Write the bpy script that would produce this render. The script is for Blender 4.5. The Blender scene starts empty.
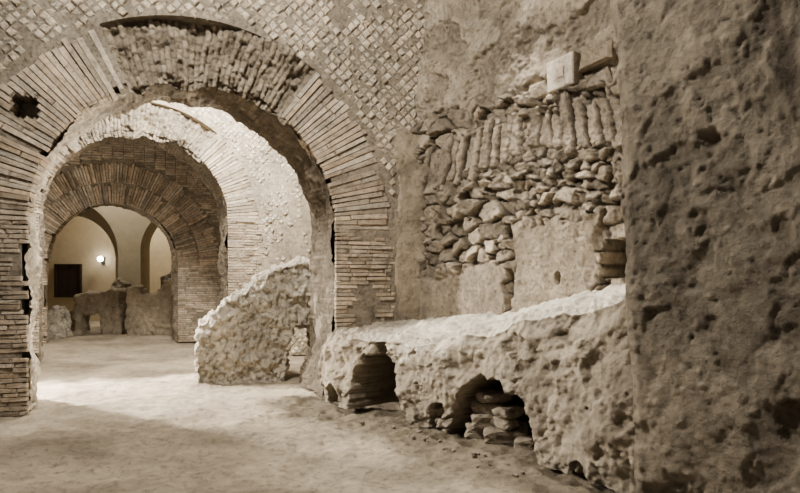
import bpy, bmesh, math, random
import numpy as np
from mathutils import Vector
random.seed(7); rng=np.random.RandomState(5)
C=bpy.context.scene.collection

# ------------------------------------------------------------ noise helpers
def hsh(ix,iy,seed):
    ix=ix.astype(np.int64); iy=iy.astype(np.int64)
    n=(ix*374761393+iy*668265263+seed*974634777)&0xffffffff
    n=((n^(n>>13))*1274126177)&0xffffffff
    n=((n^(n>>15))*2246822519)&0xffffffff
    return ((n^(n>>16))&0xffff)/65535.0
def vn(x,y,seed=0):
    ix=np.floor(x); iy=np.floor(y); fx=x-ix; fy=y-iy
    fx=fx*fx*(3-2*fx); fy=fy*fy*(3-2*fy)
    a=hsh(ix,iy,seed); b=hsh(ix+1,iy,seed); c=hsh(ix,iy+1,seed); d=hsh(ix+1,iy+1,seed)
    return (a*(1-fx)+b*fx)*(1-fy)+(c*(1-fx)+d*fx)*fy
def fbm(x,y,o=5,seed=0):
    s=0; a=.5; t=0
    for i in range(o):
        s=s+a*vn(x,y,seed+i*17); t+=a; a*=.55; x,y=(x*1.62+y*1.18)+3.1,(y*1.62-x*1.18)+1.7
    return s/t
def voro(x,y,seed=0,jit=.85):
    ix=np.floor(x); iy=np.floor(y)
    F1=np.full(x.shape,9.); F2=np.full(x.shape,9.); ID=np.zeros(x.shape)
    DX=np.zeros(x.shape); DY=np.zeros(x.shape)
    for i in (-1,0,1):
        for j in (-1,0,1):
            cx=ix+i; cy=iy+j
            px=cx+.5+(hsh(cx,cy,seed)-.5)*jit; py=cy+.5+(hsh(cx,cy,seed+9)-.5)*jit
            d=np.hypot(px-x,py-y); h=hsh(cx,cy,seed+31)
            m=d<F1
            F2=np.where(m,F1,np.minimum(F2,d)); ID=np.where(m,h,ID)
            DX=np.where(m,x-px,DX); DY=np.where(m,y-py,DY)
            F1=np.where(m,d,F1)
    return F1,F2,ID,DX,DY
def ss(a,b,x):
    t=np.clip((x-a)/(b-a),0,1); return t*t*(3-2*t)
def mixc(a,b,m):
    return a*(1-m[...,None])+b*m[...,None]
A3=lambda *c: np.array(c,dtype=float)

# ------------------------------------------------------------ materials
def make_mat(name,base=None,tint=(1.0,.985,.95),bump=.5,scale=9,dist=.02,lo=.62,hi=1.12,speck=.45):
    m=bpy.data.materials.new(name); m.use_nodes=True
    nt=m.node_tree; N=nt.nodes; L=nt.links
    b=N['Principled BSDF']; b.inputs['Roughness'].default_value=.95
    b.inputs['Specular IOR Level'].default_value=.12
    tc=N.new('ShaderNodeTexCoord')
    def noise(s,d,r=.7):
        n=N.new('ShaderNodeTexNoise'); n.inputs['Scale'].default_value=s; n.inputs['Detail'].default_value=d; n.inputs['Roughness'].default_value=r
        L.new(tc.outputs['Object'],n.inputs['Vector']); return n
    n1=noise(scale,10,.72); n2=noise(scale*5,6,.75); n3=noise(scale*.17,5); n4=noise(scale*2.7,8,.8)
    mr=N.new('ShaderNodeMapRange'); mr.inputs['From Min'].default_value=.36; mr.inputs['From Max'].default_value=.64
    mr.inputs['To Min'].default_value=lo; mr.inputs['To Max'].default_value=hi
    ad=N.new('ShaderNodeMath'); ad.operation='MULTIPLY_ADD'; ad.inputs[1].default_value=.5
    L.new(n1.outputs['Fac'],ad.inputs[0])
    h3=N.new('ShaderNodeMath'); h3.operation='MULTIPLY'; h3.inputs[1].default_value=.5
    L.new(n3.outputs['Fac'],h3.inputs[0]); L.new(h3.outputs[0],ad.inputs[2]); L.new(ad.outputs[0],mr.inputs['Value'])
    pr=N.new('ShaderNodeMapRange'); pr.inputs['From Min'].default_value=.36; pr.inputs['From Max'].default_value=.47
    pr.inputs['To Min'].default_value=1-speck; pr.inputs['To Max'].default_value=1.
    L.new(n4.outputs['Fac'],pr.inputs['Value'])
    mm=N.new('ShaderNodeMath'); mm.operation='MULTIPLY'; L.new(mr.outputs[0],mm.inputs[0]); L.new(pr.outputs[0],mm.inputs[1])
    if base is None:
        at=N.new('ShaderNodeAttribute'); at.attribute_name='col'; src=at.outputs['Color']
    else:
        rg=N.new('ShaderNodeRGB'); rg.outputs[0].default_value=(*base,1); src=rg.outputs[0]
    vm=N.new('ShaderNodeVectorMath'); vm.operation='SCALE'
    L.new(src,vm.inputs[0]); L.new(mm.outputs[0],vm.inputs['Scale'])
    vt=N.new('ShaderNodeVectorMath'); vt.operation='MULTIPLY'; vt.inputs[1].default_value=tint
    L.new(vm.outputs[0],vt.inputs[0]); L.new(vt.outputs[0],b.inputs['Base Color'])
    bs=N.new('ShaderNodeMath'); bs.operation='MULTIPLY_ADD'; bs.inputs[1].default_value=.4
    L.new(n2.outputs['Fac'],bs.inputs[0]); L.new(n1.outputs['Fac'],bs.inputs[2])
    b2=N.new('ShaderNodeMath'); b2.operation='MULTIPLY_ADD'; b2.inputs[1].default_value=.45*speck*2
    L.new(pr.outputs[0],b2.inputs[0]); L.new(bs.outputs[0],b2.inputs[2])
    bp=N.new('ShaderNodeBump'); bp.inputs['Strength'].default_value=bump; bp.inputs['Distance'].default_value=dist
    L.new(b2.outputs[0],bp.inputs['Height']); L.new(bp.outputs['Normal'],b.inputs['Normal'])
    return m
M_stone=make_mat('weathered_masonry',bump=.9,dist=.05,lo=.48,hi=1.25)
M_brick=make_mat('roman_brick',tint=(1.01,.975,.925),bump=.8,scale=9,dist=.03,lo=.45,hi=1.25)
M_floor=make_mat('packed_earth',tint=(1.01,.98,.915),bump=.9,scale=6,dist=.05,lo=.62,hi=1.15,speck=.35)
M_plast=make_mat('rough_plaster',bump=.9,scale=5,dist=.045,lo=.56,hi=1.22,speck=.36)
M_rubble=make_mat('rubble_stone',base=(.47,.40,.305),bump=1.,scale=8,dist=.05,lo=.55,hi=1.2)
M_pale=make_mat('pale_rubble',base=(.68,.61,.50),bump=1.,scale=6,dist=.08,lo=.42,hi=1.2,speck=.5)
M_smooth=make_mat('cream_plaster',base=(.52,.445,.32),bump=.2,scale=4,dist=.01,lo=.8,hi=1.08,speck=.1)
M_dark=make_mat('dark_stonework',base=(.25,.21,.16),bump=.9,scale=7,dist=.04)
M_wood=make_mat('dark_wood',base=(.035,.025,.018),bump=.2)
M_metal=make_mat('dark_metal',base=(.05,.045,.04),bump=.1)

def setcol(me,cols):
    a=me.color_attributes.new('col','FLOAT_COLOR','POINT')
    c=np.ones((len(me.vertices),4),dtype=np.float32); c[:,:3]=cols
    a.data.foreach_set('color',c.ravel())
def mkobj(name,me,mat,parent=None):
    o=bpy.data.objects.new(name,me); C.objects.link(o); me.materials.append(mat)
    if parent: o.parent=parent
    return o
def grid(name,P,cols,mat,parent=None,smooth=True):
    a,b=P.shape[:2]
    idx=np.arange(a*b).reshape(a,b)
    f=np.stack([idx[:-1,:-1],idx[1:,:-1],idx[1:,1:],idx[:-1,1:]],-1).reshape(-1,4)
    me=bpy.data.meshes.new(name); me.from_pydata(P.reshape(-1,3).tolist(),[],f.tolist())
    setcol(me,np.clip(cols,0.01,.95).reshape(-1,3))
    if smooth: me.polygons.foreach_set('use_smooth',[True]*len(me.polygons))
    return mkobj(name,me,mat,parent)
def empty(name):
    e=bpy.data.objects.new(name,None); C.objects.link(e); return e

class Frame:
    def __init__(s,O,d,nrm=None):
        s.O=np.array([O[0],O[1],0.]); l=math.hypot(*d); s.d=np.array([d[0]/l,d[1]/l,0.])
        s.n=np.array([s.d[1],-s.d[0],0.])
    def p(s,t,z,out=0.):
        v=s.O+s.d*t+s.n*out; return (v[0],v[1],z)
class Blocks:
    def __init__(s): s.v=[];s.f=[];s.c=[]
    def add(s,fr,q,out,back,col,ch=.006,sh=.07,jit=.004):
        cx=sum(a for a,_ in q)/4; cz=sum(b for _,b in q)/4
        q=[(a+random.uniform(-jit,jit),b+random.uniform(-jit,jit)) for a,b in q]
        i=len(s.v); tl=[random.uniform(-1,1)*ch*1.1 for _ in range(4)]
        for (a,b) in q: s.v.append(fr.p(a,b,out-back))
        for k,(a,b) in enumerate(q): s.v.append(fr.p(a,b,out-ch*1.5+tl[k]))
        dd=[max(1e-4,math.hypot(a-cx,b-cz)) for a,b in q]
        for k,(a,b) in enumerate(q):
            m=min(.45,ch*1.6/dd[k]+sh*.5)
            s.v.append(fr.p(a+(cx-a)*m,b+(cz-b)*m,out+tl[k]))
        for k in range(4):
            n=(k+1)%4
            s.f.append((i+k,i+n,i+4+n,i+4+k)); s.f.append((i+4+k,i+4+n,i+8+n,i+8+k))
        s.f.append((i+8,i+9,i+10,i+11)); s.c+= [col]*12
    def make(s,name,mat,parent=None):
        me=bpy.data.meshes.new(name); me.from_pydata(s.v,[],s.f); setcol(me,np.array(s.c))
        return mkobj(name,me,mat,parent)
def vary(c,a=.18):
    k=1+random.uniform(-a,a); w=random.uniform(-.04,.04)
    return (c[0]*k*(1+w),c[1]*k,c[2]*k*(1-w))

# ------------------------------------------------------------ archway builder
def archway(O,d,ext,depth,t0,t1,ztop,R,zs,ring,brickL,brickR,pal,seed=0,broken=(50,115),
            holes=(),rholes=(),rings=1,allbrick=False,foot=False,name='brick_archway',rough=.07,rec=.32,tess=.142,erode=.80,plaster_patch=None):
    par=empty(name); fr=Frame(O,d); tc=R; el=math.hypot(*ext); ex=np.array([ext[0]/el,ext[1]/el,0])*depth
    RR=R+.07; RO=R+ring+.02
    ts=sorted(set([t0,t1]+[h[0] for h in holes]+[h[1] for h in holes]+
        [tc-RR*math.cos(math.pi*i/60) for i in range(61)]+[min(t1,tc-RO*math.cos(math.pi*i/70)) for i in range(71)]))
    ts=[t for t in ts if t0-1e-6<=t<=t1+1e-6]
    V=[];F=[]
    def hexa(a,b,za,zb,zt,rec=0.,ztb=None):
        ztb=zt if ztb is None else ztb
        i=len(V)
        for (t,z) in ((a,za),(b,zb),(b,ztb),(a,zt)):
            V.append(fr.p(t,z,-rec))
        for (t,z) in ((a,za),(b,zb),(b,ztb),(a,zt)):
            p=np.array(fr.p(t,z))+ex; V.append(tuple(p))
        F.extend([(i,i+1,i+2,i+3),(i+7,i+6,i+5,i+4),(i,i+4,i+5,i+1),(i+3,i+2,i+6,i+7),(i,i+3,i+7,i+4),(i+1,i+5,i+6,i+2)])
    def crv(t,r): return zs+math.sqrt(max(0,r*r-(t-tc)**2))
    for a,b in zip(ts[:-1],ts[1:]):
        if b-a<1e-5: continue
        m=(a+b)/2; ins=abs(m-tc)<RR; inr=abs(m-tc)<RO
        hs=[h for h in holes if h[0]<=m<=h[1]]
        if ins:
            hexa(a,b,crv(a,RR),crv(b,RR),crv(a,RO),rec,crv(b,RO)); hexa(a,b,crv(a,RO),crv(b,RO),ztop)
        elif inr:
            hexa(a,b,0,0,zs); hexa(a,b,zs,zs,crv(a,RO),rec,crv(b,RO)); hexa(a,b,crv(a,RO),crv(b,RO),ztop)
        elif hs:
            h=hs[0]
            hexa(a,b,0,0,h[2]); hexa(a,b,h[2],h[2],h[3],.4); hexa(a,b,h[3],h[3],ztop)
        else: hexa(a,b,0,0,ztop)
    inrh=lambda t,z: any(h[0]<t<h[1] and h[2]<z<h[3] for h in rholes)
    nr_=12
    for i in range(150):
        a0=math.pi*i/150; a1=math.pi*(i+1)/150; dg=math.degrees((a0+a1)/2)
        if broken[0]<dg<broken[1]: continue
        for k in range(nr_):
            r0=RR+(RO-RR)*k/nr_; r1=RR+(RO-RR)*(k+1)/nr_
            rm=(r0+r1)/2; am=(a0+a1)/2
            if inrh(tc+rm*math.cos(am),zs+rm*math.sin(am)): continue
            q=[(tc+r*math.cos(a),zs+r*math.sin(a)) for r,a in ((r0,a1),(r0,a0),(r1,a0),(r1,a1))]
            j=len(V)
            for o in (0,-rec-.02):
                for t,z in q: V.append(fr.p(t,z,o))
            F.extend([(j,j+1,j+2,j+3),(j,j+4,j+5,j+1),(j+3,j+2,j+6,j+7),(j,j+3,j+7,j+4),(j+1,j+5,j+6,j+2)])
    me=bpy.data.meshes.new('core'); me.from_pydata(V,[],F)
    setcol(me,np.tile(np.array(pal['mortar']),(len(V),1))); mkobj('mortar_core',me,M_stone,par)
    inhole=lambda t,z: any(h[0]-.03<t<h[1]+.03 and h[2]-.03<z<h[3]+.03 for h in holes)
    if broken[1]<180:
        a_=np.radians(np.arange(broken[0]-4,broken[1]+4,.36)); r_=np.arange(-.06,ring+.06,.014)
        AA,RRg=np.meshgrid(a_,r_,indexing='ij')
        arc=AA*(R+ring/2)
        wv=arc/.075+(fbm(arc*3,RRg*3,3,seed)-.5)*1.2+RRg*.5
        ci=np.floor(wv); cf=wv-ci
        rr_=RRg/.22+hsh(ci,ci*0,seed+2)*4; ri=np.floor(rr_); rf=rr_-ri
        idv=hsh(ci,ri,seed+3); big=fbm(arc*1.5,RRg*2.2,5,seed+5)
        sh=ss(0,.25,np.minimum(cf,1-cf))*ss(0,.10,np.minimum(rf,1-rf))
        hh=-.13+(idv-.5)*.07+sh*.03+(big-.5)*.46+(fbm(arc*9,RRg*9,4,seed+6)-.5)*.10
        ed=np.minimum(AA-a_[0],a_[-1]-AA)-.10*(fbm(RRg*5,AA*3,3,seed+9)-.3)
        edge_=ss(0,.10,ed); hh=hh*edge_+.004*(1-edge_)
        hh=np.minimum(hh,.035)
        rad=R+RRg+ (fbm(arc*3,arc*0,4,seed+8)-.45)*.28*(1-np.clip(RRg/ring,0,1))*edge_
        P=np.zeros(AA.shape+(3,)); tt=tc+rad*np.cos(AA); P[:]=fr.O+fr.d*tt[...,None]+fr.n*hh[...,None]; P[...,2]=zs+rad*np.sin(AA)
        c=mixc(A3(*pal['mortar'])*.65*np.ones(P.shape),A3(*pal['stone'])*(.5+.5*idv)[...,None],sh)
        grid('eroded_voussoirs',P,c,M_stone,par)
    B=Blocks(); rt=ring/rings
    for r in range(rings):
        r0=R+r*rt; r1=r0+rt-.015
        n=int(math.pi*(r0+.1)/.060); da=math.pi/n; a=0.
        while a<math.pi-1e-3:
            deg=math.degrees(a); bk=broken[0]-random.uniform(0,3)<deg<broken[1]+random.uniform(0,3)
            w=min(da,math.pi-a)
            if bk: a+=w; continue
            e=da*.085
            ri=r0+random.uniform(0,.02); ro=r1+random.uniform(-.08,.03); out=random.uniform(.006,.034); col=vary(pal['brick'],.28); jit=.006
            if random.random()>.045:
                rm=(ri+ro)/2+random.uniform(-.18,.18)
                segs=[(ri,ro)] if random.random()<.5 else [(ri,rm-.004),(rm+.004,ro)]
                am=a+w/2
                if any(inrh(tc+x*math.cos(am),zs+x*math.sin(am)) for x in np.linspace(ri,ro,24)):
                    good=[x for x in np.linspace(ri,ro,24) if inrh(tc+x*math.cos(am),zs+x*math.sin(am))]
                    segs=[s_ for s_ in ((ri,min(good)-.02),(max(good)+.02,ro)) if s_[1]-s_[0]>.05]
                for (x0,x1) in segs:
                    q=[(tc+x0*math.cos(a+w-e),zs+x0*math.sin(a+w-e)),(tc+x0*math.cos(a+e),zs+x0*math.sin(a+e)),
                       (tc+x1*math.cos(a+e),zs+x1*math.sin(a+e)),(tc+x1*math.cos(a+w-e),zs+x1*math.sin(a+w-e))]
                    B.add(fr,q,out+random.uniform(-.005,.005),.3,vary(col,.08),ch=.006,jit=jit)
            a+=w
    zc=0.
    while zc<(ztop if allbrick else zs)-.01:
        h=random.uniform(.050,.062)
        for side in (0,1):
            a,b=(max(t0,-2. if allbrick else -brickL),0.) if side==0 else (2*R,min(t1,2*R+(2. if allbrick else brickR+random.uniform(-.12,.1))))
            t=a
            while t<b-.02:
                w=min(random.uniform(.16,.36),b-t); m=t+w/2
                ok=zc<zs or math.hypot(m-tc,zc+.03-zs)>R+ring+.05
                if (zc>=zs) and abs(m-tc)<R+ring and not ok: t+=w; continue
                if not inhole(m,zc) and vn(np.array(m*1.7+seed),np.array(zc*1.7),5)<.82 and random.random()>.015:
                    B.add(fr,[(t+.004,zc+.004),(t+w-.005,zc+.004),(t+w-.005,zc+h-.008),(t+.004,zc+h-.008)],
                          random.uniform(.002,.026),.06,vary(pal['brick'],.28),ch=.007,jit=.005)
                t+=w
        zc+=h
    if allbrick:
        zc=zs+R
        while zc<ztop:
            t=0
            while t<2*R:
                if math.hypot(t+.12-tc,zc-zs)>R+ring+.05: B.add(fr,[(t,zc),(t+.24,zc),(t+.24,zc+.045),(t,zc+.045)],random.uniform(.015,.04),.06,vary(pal['brick'],.2))
                t+=.25
            zc+=.06
    B.make('brick_voussoirs',M_brick,par)
    if plaster_patch:
        p0,p1,pz=plaster_patch
        T,Zp=np.meshgrid(np.arange(p0-.1,p1,.014),np.arange(.6,pz+.3,.014),indexing='ij')
        msk=ss(0,.08,np.minimum(T-p0,pz-Zp)+.25*(fbm(T*3,Zp*3,5,seed+40)-.5))
        hh=-.03+msk*(.055+(fbm(T*3,Zp*3,6,seed+41)-.5)*.10)
        P=fr.O+fr.d*T[...,None]+fr.n*hh[...,None]; P[...,2]=Zp
        c=A3(.33,.275,.205)*(.45+.95*fbm(T*4,Zp*4,6,seed+42))[...,None]
        grid('plaster_remnant',P,c,M_plast,par)
    if not allbrick:
        B=Blocks(); s=tess
        nx=int((t1-t0)/s)+2; nz=int(ztop/s*2)
        for j in range(nz):
            z=j*s*.5+.05
            if z>ztop-.05: break
            for i in range(nx):
                t=t0+i*s+(s/2 if j%2 else 0)
                t+=.03*math.sin(z*2.1); zz=z+.03*math.sin(t*1.7)
                if t>t1-.06 or inhole(t,zz): continue
                lim=R+ring+.07
                if zz>=zs and math.hypot(t-tc,zz-zs)<lim: continue
                if zz<zs and (-brickL-.04<t<2*R+brickR+.06): continue
                if plaster_patch and t>plaster_patch[0]-.02 and zz<plaster_patch[2]-.05: continue
                ero=float(fbm(np.array(t*1.6+seed),np.array(zz*1.6),3,3))
                if ero>erode-.16 and random.random()<.8: continue
                g=s*.5*.9*random.uniform(.82,1.02)
                B.add(fr,[(t-g,zz),(t,zz-g),(t+g,zz),(t,zz+g)],random.uniform(-.006,.032),.05,vary(pal['tess'],.32),ch=.010,jit=.012)
        B.make('reticulate_facing',M_stone,par)
    step=.022
    n1=int(zs/step); na=int(math.pi*R/step)
    path=[(2*R,zs*i/n1,-1,0) for i in range(n1)]+[(tc+R*math.cos(math.pi*i/na),zs+R*math.sin(math.pi*i/na),-math.cos(math.pi*i/na),-math.sin(math.pi*i/na)) for i in range(na+1)]+[(0,zs*(1-i/n1),1,0) for i in range(1,n1+1)]
    nd=int((depth-.1)/step)
    pa=np.array(path); k=np.arange(len(path))*step
    K,Dm=np.meshgrid(k,np.linspace(.05/depth,1.0,nd),indexing='ij')
    base=fr.O[None,:]+fr.d[None,:]*pa[:,0:1]; base[:,2]=pa[:,1]
    P=base[:,None,:]+Dm[...,None]*ex
    Nn=fr.d[None,:]*pa[:,2:3]; Nn=Nn.copy(); Nn[:,2]=pa[:,3]
    DD=Dm*depth
    wk=K/.07+(fbm(K*2,DD*2,3,seed)-.5)*.8; ck=np.floor(wk); fk=wk-ck; wd=DD/.3+hsh(ck,ck*0,seed)*3; cd=np.floor(wd); fd=wd-cd
    stone=ss(0,.2,np.minimum(fk,1-fk))*ss(0,.06,np.minimum(fd,1-fd)); ID=hsh(ck,cd,seed+4)
    er=ss(.40,.56,fbm(K*1.6,DD*1.6,4,seed+7))
    h=(fbm(K*2,DD*2,5,seed)-.5)*rough*2.0+(stone*.014+ID*.022)*(1-er*.7)+(fbm(K*12,DD*12,4,seed+1)-.5)*.06-.035
    if foot:
        fz=np.where((pa[:,2]<-.5),np.clip(.75-pa[:,1],0,1),0)[:,None]; h=h+fz*.22
    P=P+Nn[:,None,:]*h[...,None]
    it=A3(*pal['intr']); lit_side=ss(.25,.7,pa[:,2])[:,None]*np.ones(K.shape)  # intrados colour carries the lighting: dark shaded side, pale lit left side
    it=mixc(it*np.ones(P.shape),A3(*pal['intr_lit'])*np.ones(P.shape),lit_side)
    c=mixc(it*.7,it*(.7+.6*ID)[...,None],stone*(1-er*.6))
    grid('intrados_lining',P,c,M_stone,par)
    return par,fr

pal1=dict(mortar=(.27,.23,.18),brick=(.45,.378,.295),stone=(.36,.30,.225),tess=(.56,.485,.385),intr=(.17,.14,.105),intr_lit=(.64,.57,.46))
pal2=dict(mortar=(.48,.42,.33),brick=(.52,.445,.355),stone=(.50,.43,.34),tess=(.70,.63,.52),intr=(.23,.195,.15),intr_lit=(.5,.43,.34))
pal3=dict(mortar=(.23,.195,.15),brick=(.40,.338,.265),stone=(.45,.38,.29),tess=(.5,.42,.33),intr=(.30,.25,.19),intr_lit=(.4,.34,.26))
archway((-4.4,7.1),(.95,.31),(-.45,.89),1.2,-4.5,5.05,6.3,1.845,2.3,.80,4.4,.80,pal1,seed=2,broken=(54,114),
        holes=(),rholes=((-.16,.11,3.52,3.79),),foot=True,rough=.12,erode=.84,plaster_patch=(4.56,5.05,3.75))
archway((-6.8,11.3),(.95,.31),(-.45,.89),1.1,-3.4,8.0,6.3,1.71,2.8,.62,3.3,.7,pal2,seed=5,broken=(50,128),rough=.1,tess=.12,erode=.72)
archway((-8.7,14.8),(.97,.24),(-.5,.87),1.0,-3.5,7.4,6.3,1.52,2.02,1.06,2,2,pal3,seed=9,broken=(400,401),rings=2,allbrick=True)

# ------------------------------------------------------------ rubble wall behind the trough
fF=Frame((.36,8.65),(.592,-.806))
FN=np.array([-.806,-.592,0.])
Lw=3.95
L_,Z_=np.meshgrid(np.arange(-.25,Lw,.0125),np.arange(.7,6.3,.0125),indexing='ij')
wx=L_+(fbm(L_*4,Z_*4,4,50)-.5)*.16; wz=Z_+(fbm(L_*4,Z_*4,4,60)-.5)*.13
def rubl(sx,sz,sd):
    F1,F2,ID,DX,DY=voro(wx/sx,wz/sz,sd,.9)
    st=ss(.0,.16,F2-F1-.03)
    id2=hsh(np.floor(ID*9999),np.floor(ID*777),3); id3=hsh(np.floor(ID*9999),np.floor(ID*777),5)
    hh=st*(.06+.05*ID)+(ID-.5)*.10+(DX*(id2-.5)*.26+DY*(id3-.5)*.26)*st
    return hh,st,id2
hA,sA,iA=rubl(.31,.20,11); hB,sB,iB=rubl(.16,.11,12)
sel=ss(.54,.58,fbm(L_*2.4,Z_*2.4,4,14))
h_st=hA*(1-sel)+hB*sel; st=sA*(1-sel)+sB*sel; idc=iA*(1-sel)+iB*sel
rgh=(fbm(L_*5,Z_*5,5,8)-.5)*.10+(fbm(L_*22,Z_*22,4,9)-.5)*.04
fill=ss(.52,.64,fbm(L_*2.3,Z_*2.3,5,92))
h_st=h_st*(1-.6*fill)+.03*fill+rgh-.01
c_st=mixc(A3(.13,.108,.08)*np.ones(L_.shape+(3,)),A3(.38,.32,.245)*(.5+.85*idc)[...,None],st*(1-.4*fill)+.3*fill)
uc=3.32-.05*(L_-2.1)**2+.04*(fbm(L_*2,Z_*0,2,5)-.5)
fan=(L_+(Z_-uc)*(2.0-L_)*-.26)+ (fbm(L_*4,Z_*3,4,77)-.5)*.09
cell=fan/.155; ci=np.floor(cell); cf=cell-ci; idv=hsh(ci,ci*0+3,4); idw=hsh(ci,ci*0+5,4)
hh=.18+.17*idv+(fbm(L_*7,Z_*7,3,66)-.5)*.10
vm=ss(0,.035,hh-np.abs(Z_-uc+.17*(idw-.5)))*(idw>.14)
vshape=ss(0,.10,np.minimum(cf,1-cf)-.08*idv)
h_v=vshape*.085+(idv-.5)*.07+(cf-.5)*(idw-.5)*.15+rgh*1.1-.01
c_v=mixc(A3(.10,.082,.06)*np.ones(L_.shape+(3,)),A3(.37,.31,.24)*(.6+.65*idw)[...,None],vshape)
h=h_st*(1-vm)+h_v*vm; col=mixc(c_st,c_v,vm)
edge=3.82+.40*(fbm(L_*2.2,Z_*0,4,21)-.5)+.12*ss(2.3,2.9,L_)
pm=ss(-.02,.05,Z_-edge)
h_p=.10+(fbm(L_*1.4,Z_*1.4,7,33)-.5)*.32+ss(.52,.60,fbm(L_*3,Z_*3,5,90))*-.055+(fbm(L_*20,Z_*20,4,34)-.5)*.04
c_p=A3(.33,.28,.215)*(.40+1.05*fbm(L_*2.5,Z_*2.5,7,41))[...,None]
c_p=mixc(c_p,A3(.17,.14,.105)*np.ones(c_p.shape),ss(.52,.60,fbm(L_*3,Z_*3,5,90))*.5)
h=h*(1-pm)+h_p*pm; col=mixc(col,c_p,pm)
bm_=ss(-.04,.05,np.minimum(np.minimum(L_-1.8,2.95-L_),2.25-Z_)+.22*(fbm(L_*4,Z_*4,5,4)-.5))
row=np.floor(Z_/.16+.15*fbm(L_*2,Z_*2,3,1)); rf=Z_/.16+.15*fbm(L_*2,Z_*2,3,1)-row; lx=L_/.42+hsh(row,row*0,6)*3; bf=lx-np.floor(lx)
bs=ss(.0,.09,np.minimum(rf,1-rf))*ss(.0,.04,np.minimum(bf,1-bf)); bs=1-(1-bs)*ss(.38,.54,fbm(L_*3,Z_*3,3,12))
h_b=.08+bs*.014+(fbm(L_*3,Z_*3,6,19)-.5)*.10+rgh*.4
c_b=mixc(A3(.22,.18,.135)*np.ones(L_.shape+(3,)),A3(.37,.31,.235)*(.6+.62*fbm(L_*4,Z_*4,5,8))[...,None],bs)
h=h*(1-bm_)+h_b*bm_; col=mixc(col,c_b,bm_)
lm=ss(-.03,.05,np.minimum(1.65-L_,1.62+.12*L_-Z_)+.2*(fbm(L_*4,Z_*3,4,14)-.5))
h_l=.08+(fbm(L_*3,Z_*3,6,15)-.5)*.09; c_l=A3(.36,.30,.23)*(.6+.6*fbm(L_*6,Z_*6,5,16))[...,None]
h=h*(1-lm)+h_l*lm; col=mixc(col,c_l,lm)
def rect(l0,l1,z0,z1,s=.02): return ss(0,s,np.minimum(np.minimum(L_-l0,l1-L_),np.minimum(Z_-z0,z1-Z_))+.03*(fbm(L_*8,Z_*8,3,2)-.5))
h=h-.5*rect(3.0,3.36,1.62,2.02)-.2*rect(1.66,1.78,1.15,1.75)
h=h-.3*ss(0,.02,.06-np.hypot((L_-2.45)*1.3,(Z_-1.62)*.8))
h=h-.25*ss(0,.03,.10-np.hypot(L_-.35,(Z_-2.25)*.8))
base=fF.O+fF.d*L_[...,None]; base[...,2]=Z_
wr=empty('wall_right')
grid('rubble_face',base+FN*h[...,None],col,M_stone,wr)
class FF(Frame):
    def __init__(s): s.O=fF.O; s.d=fF.d; s.n=FN
ff=FF(); B=Blocks()
B.add(ff,[(2.37,3.66),(2.72,3.69),(2.71,4.03),(2.36,4.0)],.17,.3,(.58,.515,.415),ch=.008,sh=.03,jit=.012)
B.make('squared_stone_block',M_stone,wr)
B=Blocks()
for (a,b,z0,z1,o) in ((1.98,2.32,3.64,3.86,.10),(2.78,3.12,3.58,3.78,.10),(2.76,3.15,3.82,4.02,.12),(3.17,3.5,3.58,3.8,.10)):
    B.add(ff,[(a,z0),(b,z0+.03),(b-.04,z1),(a+.05,z1-.03)],o,.25,vary((.36,.30,.23)),ch=.02,sh=.1,jit=.035)
B.make('corbel_stones',M_stone,wr)
B=Blocks()
B.add(ff,[(2.49,3.79),(2.60,3.80),(2.60,3.91),(2.49,3.90)],.178,.02,(.45,.37,.29),ch=.003,sh=0,jit=.001)
B.make('small_inscribed_tile',M_stone,wr)

# ------------------------------------------------------------ near wall on the right
dH=A3(.69,-.724,0); nH=A3(-.724,-.69,0); OH=A3(1.57,4.24,0)
k_=np.arange(-.9,3.6,.0125); z_=np.arange(-.05,6.3,.0135)
K,Z=np.meshgrid(k_,z_,indexing='ij')
edgeL=.10-.055*Z+.06*(fbm(Z*2.5,Z*0,5,3)-.5)
h=(fbm(K*1.2,Z*1.2,5,101)-.5)*.17+(fbm(K*6,Z*6,5,131)-.5)*.035+(fbm(K*26,Z*26,3,133)-.5)*.014
peel=ss(.53,.56,fbm(K*2.6,Z*2.2,7,111)); h=h-peel*.014
big=ss(.56,.60,fbm(K*1.3+7,Z*.9,7,141)); h=h-big*.022
c=A3(.34,.29,.225)*(.46+1.0*fbm(K*1.4,Z*1.4,7,151))[...,None]
c=mixc(c,A3(.20,.17,.13)*np.ones(K.shape+(3,)),peel*.45); c=mixc(c,A3(.145,.122,.095)*np.ones(K.shape+(3,)),big*.5)
wK=K+(fbm(K*8,Z*8,3,1)-.5)*.08; wZ=Z+(fbm(K*8,Z*8,3,2)-.5)*.08
F1,F2,ID,_,_=voro(wK/.055,wZ/.05,7)
pit=(ID>.93)*ss(.0,.2,.34-F1); h=h-pit*.012; c=c*(1-.35*pit)[...,None]
F1,F2,ID,_,_=voro(wK/.10,wZ/.09,17)
peb=(ID>.88)*ss(.0,.25,.36-F1); h=h+peb*.010; c=c*(1+.35*peb)[...,None]
stn=ss(.22,.0,np.abs(K-1.0-.1*(fbm(Z*2,Z*0,3,6)-.5)))*ss(2.1,2.5,Z)*ss(3.8,3.0,Z)*ss(.38,.6,fbm(K*7,Z*2.5,5,161))
c=mixc(c,A3(.11,.09,.07)*np.ones(K.shape+(3,)),np.clip(stn*.9,0,1)); h=h-stn*.02
for (a,b,r,dp) in ((.58,2.53,.085,.05),(.52,1.97,.085,.025),(.98,1.90,.085,.03),(.2,1.35,.08,.04),(.58,1.34,.06,.025),(1.0,1.27,.09,.035),(1.05,.78,.12,.05)):
    rr=np.hypot(K-a,(Z-b)*.85)+(fbm(K*7,Z*7,5,int(a*100))-.5)*.12
    m=ss(0,.05,r-rr); h=h-dp*m; c=mixc(c,A3(.14,.115,.085)*np.ones(K.shape+(3,)),m*.65)
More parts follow.
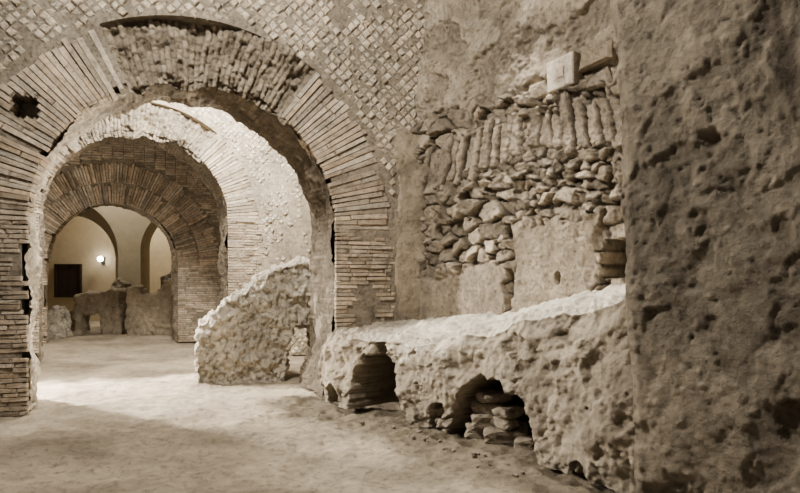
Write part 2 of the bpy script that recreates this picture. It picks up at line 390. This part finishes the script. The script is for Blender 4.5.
ov=np.maximum(edgeL-K,0)
rnd=ss(0,.12,ov)
dB=A3(.605,.796,0)
P=OH+dH*np.maximum(K,edgeL)[...,None]+dB*(ov*1.9)[...,None]
P[...,2]=Z
nn=nH*(1-rnd)[...,None]+A3(-.796,.605,0)*rnd[...,None]
P=P+nn*h[...,None]+nH*(-.05*ss(.08,0,np.abs(K-edgeL)))[...,None]
grid('wall_right_near',P,c,M_plast)

# ------------------------------------------------------------ masonry trough / bench
pts=[(-1.12,7.98),(.30,6.42),(1.30,4.98),(1.88,4.2)]
zt=[(0,.84),(1.0,.86),(2.1,.90),(2.85,1.06),(3.8,1.33),(4.9,1.56)]
seg=np.cumsum([0]+[math.dist(pts[i],pts[i+1]) for i in range(3)])
Lf=np.arange(0,seg[-1],.0125)
fx=np.interp(Lf,seg,[p[0] for p in pts]); fy=np.interp(Lf,seg,[p[1] for p in pts])
ker=np.ones(49)/49
fx=np.convolve(np.pad(fx,24,'edge'),ker,'valid'); fy=np.convolve(np.pad(fy,24,'edge'),ker,'valid')
tx=np.gradient(fx); ty=np.gradient(fy); tl=np.hypot(tx,ty)+1e-9; NX=ty/tl; NY=-tx/tl
top=np.interp(Lf,[a for a,_ in zt],[b for _,b in zt])+.18*(fbm(Lf*3,Lf*0,6,3)-.5)
bx=np.interp(Lf,[0,1.1,seg[-1]],[-.88,.40,2.62]); by=np.interp(Lf,[0,1.1,seg[-1]],[8.26,8.66,5.55])
bz=np.interp(Lf,[0,1.1,2.5,3.6,seg[-1]],[.95,1.04,1.2,1.42,1.6])
nf=112; ntp=120
U=np.linspace(0,1,nf)
LL,UU=np.meshgrid(Lf,U,indexing='ij'); ZZ=UU*top[:,None]
h=(fbm(LL*1.8,ZZ*1.8,5,201)-.5)*.30+(fbm(LL*7,ZZ*9,5,205)-.5)*.07+(fbm(LL*26,ZZ*26,3,206)-.5)*.018
h=h-.07*ss(.5,1,UU)*vn(LL*2,ZZ*0,9)-.06*ss(.88,1,UU)
peel=ss(.52,.55,fbm(LL*2.0,ZZ*2.4,6,207)); h=h-peel*.035
c=A3(.385,.328,.252)*(.48+.88*fbm(LL*2.4,ZZ*2.4,7,211))[...,None]
c=mixc(c,A3(.21,.177,.134)*np.ones(c.shape),peel*.5)
def hole(cL,hw,ztop,dp,z0=0.,s=1):
    wob=(fbm(LL*4,ZZ*4,4,int(cL*31))-.5)*.5
    rr=np.hypot((LL-cL)/hw,np.maximum(ZZ-z0,0)/(ztop-z0))+wob
    return ss(0,.10,1-rr)*dp
h1=hole(1.18,.45,.84,1.1); h2=hole(3.0,.58,.70,1.2); h3=hole(.38,.16,.25,.25); h4=hole(4.05,.10,.14,.12); h5=hole(2.25,.2,.3,.15)
hs=np.maximum(np.maximum(np.maximum(h1,h2),np.maximum(h3,h4)),h5)
F1c,F2c,IDc,_,_=voro(LL/.14,ZZ/.12,91)
hole_shade=ss(0,.3,np.clip(hs,0,.3))
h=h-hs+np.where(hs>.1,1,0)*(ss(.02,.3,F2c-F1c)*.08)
c=mixc(c,A3(.10,.083,.062)*np.ones(c.shape),hole_shade*.9)  # hole interiors coloured dark, shade painted in on top of the depth
P1=np.stack([fx[:,None]+NX[:,None]*h,fy[:,None]+NY[:,None]*h,ZZ],-1)
v=np.linspace(0,1,ntp+1)[1:]
LL2,VV=np.meshgrid(Lf,v,indexing='ij')
e=P1[:,-1,:]; bk=np.stack([bx,by,bz],-1)
P2=e[:,None,:]*(1-VV[...,None])+bk[:,None,:]*VV[...,None]
lump=(fbm(P2[...,0]*3,P2[...,1]*3,6,301)-.5)*.24+(fbm(P2[...,0]*14,P2[...,1]*14,4,303)-.5)*.05
crumb=ss(.4,.0,VV); F1,F2,ID,_,_=voro(P2[...,0]/.07+fbm(LL2*9,VV*9,3,1),P2[...,1]/.07,305)
P2[...,2]+=lump*np.sin(np.clip(VV*6,0,math.pi/2))+crumb*ss(.05,.3,F2-F1)*.05*(ID>.45)*np.sin(np.clip(VV*20,0,math.pi/2))
c2=A3(.72,.665,.56)*(.55+.65*fbm(P2[...,0]*5,P2[...,1]*5,6,311))[...,None]  # pale soil top, made lighter still for the light that falls on it
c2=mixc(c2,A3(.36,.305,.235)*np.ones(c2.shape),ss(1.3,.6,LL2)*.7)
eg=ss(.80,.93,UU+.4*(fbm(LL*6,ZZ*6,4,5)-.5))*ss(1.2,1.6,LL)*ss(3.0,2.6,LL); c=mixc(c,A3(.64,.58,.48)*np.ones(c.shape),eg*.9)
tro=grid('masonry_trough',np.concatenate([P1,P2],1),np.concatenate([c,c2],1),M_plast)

# ------------------------------------------------------------ floor
xs=np.concatenate([np.arange(-16,-5,.09),np.arange(-5,2.6,.025),np.arange(2.6,5,.1)])
ys=np.concatenate([np.arange(-2,3.6,.15),np.arange(3.6,10,.027),np.arange(10,24.5,.09)])
X,Y=np.meshgrid(xs,ys,indexing='ij')
h=(fbm(X*.8,Y*.8,7,401)-.5)*.18+(fbm(X*4,Y*4,5,403)-.5)*.07+(fbm(X*16,Y*16,3,404)-.5)*.02
F1,F2,ID,_,_=voro(X/.16,Y/.16,407); h=h+(ID>.9)*ss(0,.3,.33-F1)*.012
c=A3(.46,.395,.308)*(.40+1.15*fbm(X*1.2,Y*1.6,7,409))[...,None]
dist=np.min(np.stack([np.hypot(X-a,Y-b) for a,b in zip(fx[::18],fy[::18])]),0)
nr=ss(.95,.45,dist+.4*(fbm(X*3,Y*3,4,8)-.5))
c=mixc(c,A3(.13,.108,.08)*(.8+.4*fbm(X*8,Y*8,3,2))[...,None],nr*.88); h=h+nr*(fbm(X*7,Y*7,4,77)-.5)*.08  # dark rough earth along the trough, its shadow put into the colour
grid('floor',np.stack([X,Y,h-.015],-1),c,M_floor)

bmm=bmesh.new()
def stone(x,y,z,r,sx=1,sy=1,sz=.7,sub=2,box=0.):
    r0=bmesh.ops.create_icosphere(bmm,subdivisions=sub,radius=r)
    ph=random.uniform(0,99); a=random.uniform(0,6.3)
    for v in r0['verts']:
        p=v.co; k=1+.35*(math.sin(p.x/r*2.3+ph)*math.cos(p.y/r*2.9+ph*1.3)+.4*math.sin(p.z/r*4+ph))
        if box: k=(1+(k-1)*.4)*min(1.35,1/max(abs(p.x),abs(p.y),abs(p.z))*r)**box
        q=Vector((p.x*k*sx,p.y*k*sy,p.z*k*sz))
        v.co=Vector((q.x*math.cos(a)-q.y*math.sin(a)+x,q.x*math.sin(a)+q.y*math.cos(a)+y,q.z+z))
for i in range(30):
    j=random.randrange(60,len(fx)-80); d=abs(random.gauss(0,.15))+.12; r=random.choice((.01,.015,.02,.03))
    stone(fx[j]+NX[j]*d,fy[j]+NY[j]*d,r*.25,r)
me=bpy.data.meshes.new('scattered_stones'); bmm.to_mesh(me); bmm.free()
mkobj('scattered_stones',me,M_dark)
bmm=bmesh.new()
for (l,z,r) in ((2.66,.06,.17),(2.95,.07,.18),(2.70,.18,.16),(2.92,.20,.13),(2.72,.30,.15),(2.98,.31,.12),(2.78,.42,.13),(3.2,.05,.12)):
    j=int(l/.0125); stone(fx[j]-NX[j]*.33,fy[j]-NY[j]*.33,z,r,1.15,.8,.42,3,1.)
me=bpy.data.meshes.new('stacked_stones'); bmm.to_mesh(me); bmm.free()
mkobj('stacked_stones',me,M_dark,tro)

# ------------------------------------------------------------ rubble masses
tv=bpy.data.textures.new('vor','VORONOI'); tv.noise_scale=.16; tv.distance_metric='DISTANCE'; tv.weight_1=-1; tv.weight_2=1
tcl=bpy.data.textures.new('cl','CLOUDS'); tcl.noise_scale=.32; tcl.noise_depth=5
tfi=bpy.data.textures.new('fi','CLOUDS'); tfi.noise_scale=.055; tfi.noise_depth=4
def mass(name,O,d,th,poly,vox=.035,mat=M_rubble,disp=.12,big=2.0):
    fr=Frame(O,d); bm=bmesh.new(); n=len(poly)
    f=[bm.verts.new(fr.p(t,z,0)) for t,z in poly]; b=[bm.verts.new(fr.p(t,z,-th)) for t,z in poly]
    bm.faces.new(f); bm.faces.new(b[::-1])
    for i in range(n): bm.faces.new((f[i],b[i],b[(i+1)%n],f[(i+1)%n]))
    bmesh.ops.recalc_face_normals(bm,faces=bm.faces)
    me=bpy.data.meshes.new(name); bm.to_mesh(me); bm.free(); o=mkobj(name,me,mat)
    r=o.modifiers.new('r','REMESH'); r.mode='VOXEL'; r.voxel_size=vox; r.use_smooth_shade=True
    sm=o.modifiers.new('s','SMOOTH'); sm.factor=.5; sm.iterations=6
    for t,s in ((tcl,disp*big),(tv,disp*1.2),(tfi,.09)):
        m=o.modifiers.new('d','DISPLACE'); m.texture=t; m.strength=s; m.mid_level=.5 if t!=tv else .2; m.texture_coords='GLOBAL'
    return o
mass('sloping_rubble_wall',(-3.10,9.17),(.96,.27),1.0,
  [(0.0,-.1),(-.01,.5),(.04,.88),(.24,1.06),(.46,1.28),(.66,1.42),(.88,1.64),(1.26,1.80),(1.7,1.94),(2.25,2.02),(2.25,-.1),(1.86,-.1),(1.84,.6),(1.72,.86),(1.48,.82),(1.36,.4),(1.34,-.1)],vox=.02,mat=M_pale,big=3.0)
mass('low_rubble_wall',(-9.75,17.9),(1,0.05),.6,[(0,-.1),(0,1.1),(.3,1.25),(.7,1.2),(1.0,1.35),(1.35,1.3),(1.35,-.1),(.75,-.1),(.72,.6),(.25,.6),(.22,-.1)],mat=M_rubble)
mass('low_rubble_wall',(-8.05,17.6),(1,0.05),.7,[(0,-.1),(0,1.35),(.3,1.42),(.5,1.15),(.9,1.2),(1.1,1.6),(1.6,1.7),(1.6,-.1)],mat=M_rubble)
mass('low_rubble_wall',(-7.6,19.0),(1,0.05),.6,[(0,-.1),(0,1.7),(.6,1.95),(1.2,1.9),(1.8,2.1),(1.8,-.1)],mat=M_dark)
mass('stone_fragment',(-9.1,18.9),(1,0.0),.4,[(0,-.1),(.02,1.5),(.2,1.65),(.45,1.5),(.5,-.1)],mat=M_rubble)
mass('stone_fragment',(-10.6,18.9),(1,0.1),.4,[(0,-.1),(.0,.5),(.3,.75),(.6,.55),(.65,-.1)],mat=M_rubble)
mass('fallen_boulder',(-9.75,16.45),(1,.1),.5,[(0,-.1),(.0,.6),(.15,.9),(.4,.85),(.5,.4),(.55,-.1)],mat=M_pale)

# ------------------------------------------------------------ far plastered room
def arcade(name,O,d,th,t0,t1,zt,ops,mat):
    fr=Frame(O,d); V=[];F=[]
    ts=[t0,t1]
    for (c,R,zs) in ops: ts+= [c-R*math.cos(math.pi*i/32) for i in range(33)]
    ts=sorted(set(round(t,5) for t in ts))
    def bot(t,m):
        for (c,R,zs) in ops:
            if abs(m-c)<R: return zs+math.sqrt(max(0,R*R-(t-c)**2))
        return 0
    for a,b in zip(ts[:-1],ts[1:]):
        m=(a+b)/2; i=len(V)
        q=((a,bot(a,m)),(b,bot(b,m)),(b,zt),(a,zt))
        for o in (0,-th):
            for t,z in q: V.append(fr.p(t,z,o))
        F.extend([(i,i+1,i+2,i+3),(i+7,i+6,i+5,i+4),(i,i+4,i+5,i+1),(i,i+3,i+7,i+4),(i+1,i+5,i+6,i+2)])
    me=bpy.data.meshes.new(name); me.from_pydata(V,[],F); return mkobj(name,me,mat)
arcade('plaster_arcade',(-15,20),(1,0.0),.45,0,11,6.3,[(3.75,1.85,2.45),(7.75,1.4,2.6)],M_smooth)
arcade('plaster_arcade',(-15,21.3),(1,0.0),.4,0,11,6.3,[(3.3,1.6,2.3),(7.2,1.25,2.7)],M_smooth)
def wall(name,pa,pb,zt,mat,th=.25,z0=-.1):
    dx=pb[0]-pa[0]; dy=pb[1]-pa[1]; l=math.hypot(dx,dy); nx,ny=-dy/l*th,dx/l*th
    V=[(pa[0],pa[1],z0),(pb[0],pb[1],z0),(pb[0]+nx,pb[1]+ny,z0),(pa[0]+nx,pa[1]+ny,z0)]
    V+=[(x,y,zt) for x,y,_ in V]
    me=bpy.data.meshes.new(name); me.from_pydata(V,[],[(3,2,1,0),(4,5,6,7),(0,1,5,4),(1,2,6,5),(2,3,7,6),(3,0,4,7)])
    return mkobj(name,me,mat)
wall('wall_back',(-16,23.5),(-2,23.5),6.3,M_smooth)
def joinw(name,segs,mat):
    e=empty(name)
    for i,(a,b) in enumerate(segs):
        o=wall('segment_%d'%(i+1),a,b,6.3,mat); o.parent=e
joinw('wall_left',[((-8.75,5.7),(-10.2,10.2)),((-10.2,10.2),(-12.2,14)),((-12.2,14),(-15,17.5)),((-15,17.5),(-15.5,23.5))],M_rubble)
joinw('wall_right_inner',[((-2.5,23.5),(-1.4,16.6)),((-1.4,16.6),(.9,13.8)),((.9,13.8),(.6,9.6))],M_rubble)
me=bpy.data.meshes.new('ceiling'); me.from_pydata([(-8.9,5.75,6.3),(.7,8.7,6.3),(1.2,14,6.3),(-1,24,6.3),(-16.5,24,6.3),(-15.5,17,6.3),(-10.5,10,6.3)],[],[tuple(range(7))])
mkobj('ceiling',me,M_dark)
w=empty('window_1'); fr=Frame((-12.95,23.42),(1,0))
def boxp(name,fr,t0,t1,z0,z1,o0,o1,mat,par):
    V=[fr.p(t,z,o) for o in (o0,o1) for t,z in ((t0,z0),(t1,z0),(t1,z1),(t0,z1))]
    me=bpy.data.meshes.new(name); me.from_pydata(V,[],[(0,1,2,3),(7,6,5,4),(0,4,5,1),(1,5,6,2),(2,6,7,3),(3,7,4,0)])
    o=mkobj(name,me,mat); o.parent=par; return o
boxp('shutter_left',fr,-.45,-.01,1.0,2.15,-.05,.02,M_wood,w); boxp('shutter_right',fr,.01,.45,1.0,2.15,-.05,.02,M_wood,w)
boxp('frame_top',fr,-.52,.52,2.15,2.23,-.05,.06,M_wood,w); boxp('sill',fr,-.52,.52,.93,1.0,-.05,.08,M_wood,w)
boxp('jamb_l',fr,-.52,-.45,1.0,2.15,-.05,.06,M_wood,w); boxp('jamb_r',fr,.45,.52,1.0,2.15,-.05,.06,M_wood,w)
sc=empty('wall_sconce')
boxp('back_plate',Frame((-11.6,23.45),(1,0)),-.06,.06,2.2,2.5,-.03,.03,M_metal,sc)
boxp('arm',Frame((-11.6,23.45),(1,0)),-.015,.015,2.28,2.31,.03,.2,M_metal,sc)
bm=bmesh.new(); bmesh.ops.create_uvsphere(bm,u_segments=20,v_segments=12,radius=.11)
for v in bm.verts: v.co+=Vector((-11.6,23.22,2.42))
me=bpy.data.meshes.new('globe'); bm.to_mesh(me); bm.free()
mg=bpy.data.materials.new('lamp_glass'); mg.use_nodes=True; b=mg.node_tree.nodes['Principled BSDF']
b.inputs['Emission Color'].default_value=(1,.93,.8,1); b.inputs['Emission Strength'].default_value=30
mkobj('globe',me,mg,sc)

# ------------------------------------------------------------ lights
WC=(1,.935,.835)
def area(name,loc,tgt,size,power,col=WC):
    l=bpy.data.lights.new(name,'AREA'); l.energy=power; l.size=size; l.color=col
    o=bpy.data.objects.new(name,l); C.objects.link(o); o.location=loc
    o.rotation_euler=(Vector(tgt)-Vector(loc)).to_track_quat('-Z','Y').to_euler(); return o
def spot(name,loc,tgt,ang,power,r=.1,col=WC,blend=.6):
    l=bpy.data.lights.new(name,'SPOT'); l.energy=power; l.spot_size=math.radians(ang); l.spot_blend=blend; l.shadow_soft_size=r; l.color=col
    o=bpy.data.objects.new(name,l); C.objects.link(o); o.location=loc
    o.rotation_euler=(Vector(tgt)-Vector(loc)).to_track_quat('-Z','Y').to_euler(); return o
def point(name,loc,power,r=.1,col=WC):
    l=bpy.data.lights.new(name,'POINT'); l.energy=power; l.shadow_soft_size=r; l.color=col
    o=bpy.data.objects.new(name,l); C.objects.link(o); o.location=loc; return o
area('front_key_light',(-2.4,4.4,6.7),(-.1,7.4,2.9),.6,640)  # added key lamp from the upper left, no opening modelled above it
area('soft_fill_light',(-2.5,-1.5,3.5),(0,6,1.5),3.0,40)
spot('bench_fill_light',(.95,6.7,6.3),(.9,6.35,1.0),46,1700,.15)  # added narrow spot that whitens the bench top from above
spot('floodlight_gap',(-7,9.4,2.2),(-2.6,8.0,.0),64,6500,.10,blend=.5)
point('floodlight_low',(-5.75,9.0,.4),140,.06)
area('vault_fill_light',(-3.4,9.7,6.0),(-3.6,12.2,3.2),.6,900)  # added lamp hidden above the first arch, brightens the second arch's face
spot('right_pier_fill_light',(-.75,10.1,2.7),(-5.2,8.2,3.3),95,1200,.08)  # added lamp hidden behind the right pier, brightens the left intrados
point('gap_rear_fill_light',(-10.4,13.1,2.2),360,.15)  # added out-of-view lamp for the third arch and the floor before it
area('far_room_fill_light',(-9.5,18.8,6.1),(-9.5,20,0),1.5,150,(1,.92,.77))  # added overhead area lamp brightening the front of the far room
area('bay_fill_light',(-9.5,22.5,6.1),(-9.5,22.5,0),1.2,320,(1,.92,.77))  # added overhead area lamp lifting the back of the far room
w=bpy.data.worlds.new('world'); bpy.context.scene.world=w; w.use_nodes=True
w.node_tree.nodes['Background'].inputs[0].default_value=(1,.93,.83,1); w.node_tree.nodes['Background'].inputs[1].default_value=.03

cam=bpy.data.cameras.new('camera'); cam.lens=27; cam.sensor_width=36; cam.shift_y=.042
co=bpy.data.objects.new('camera',cam); C.objects.link(co); co.location=(0,0,1.6); co.rotation_euler=(math.pi/2,0,0)
bpy.context.scene.camera=co
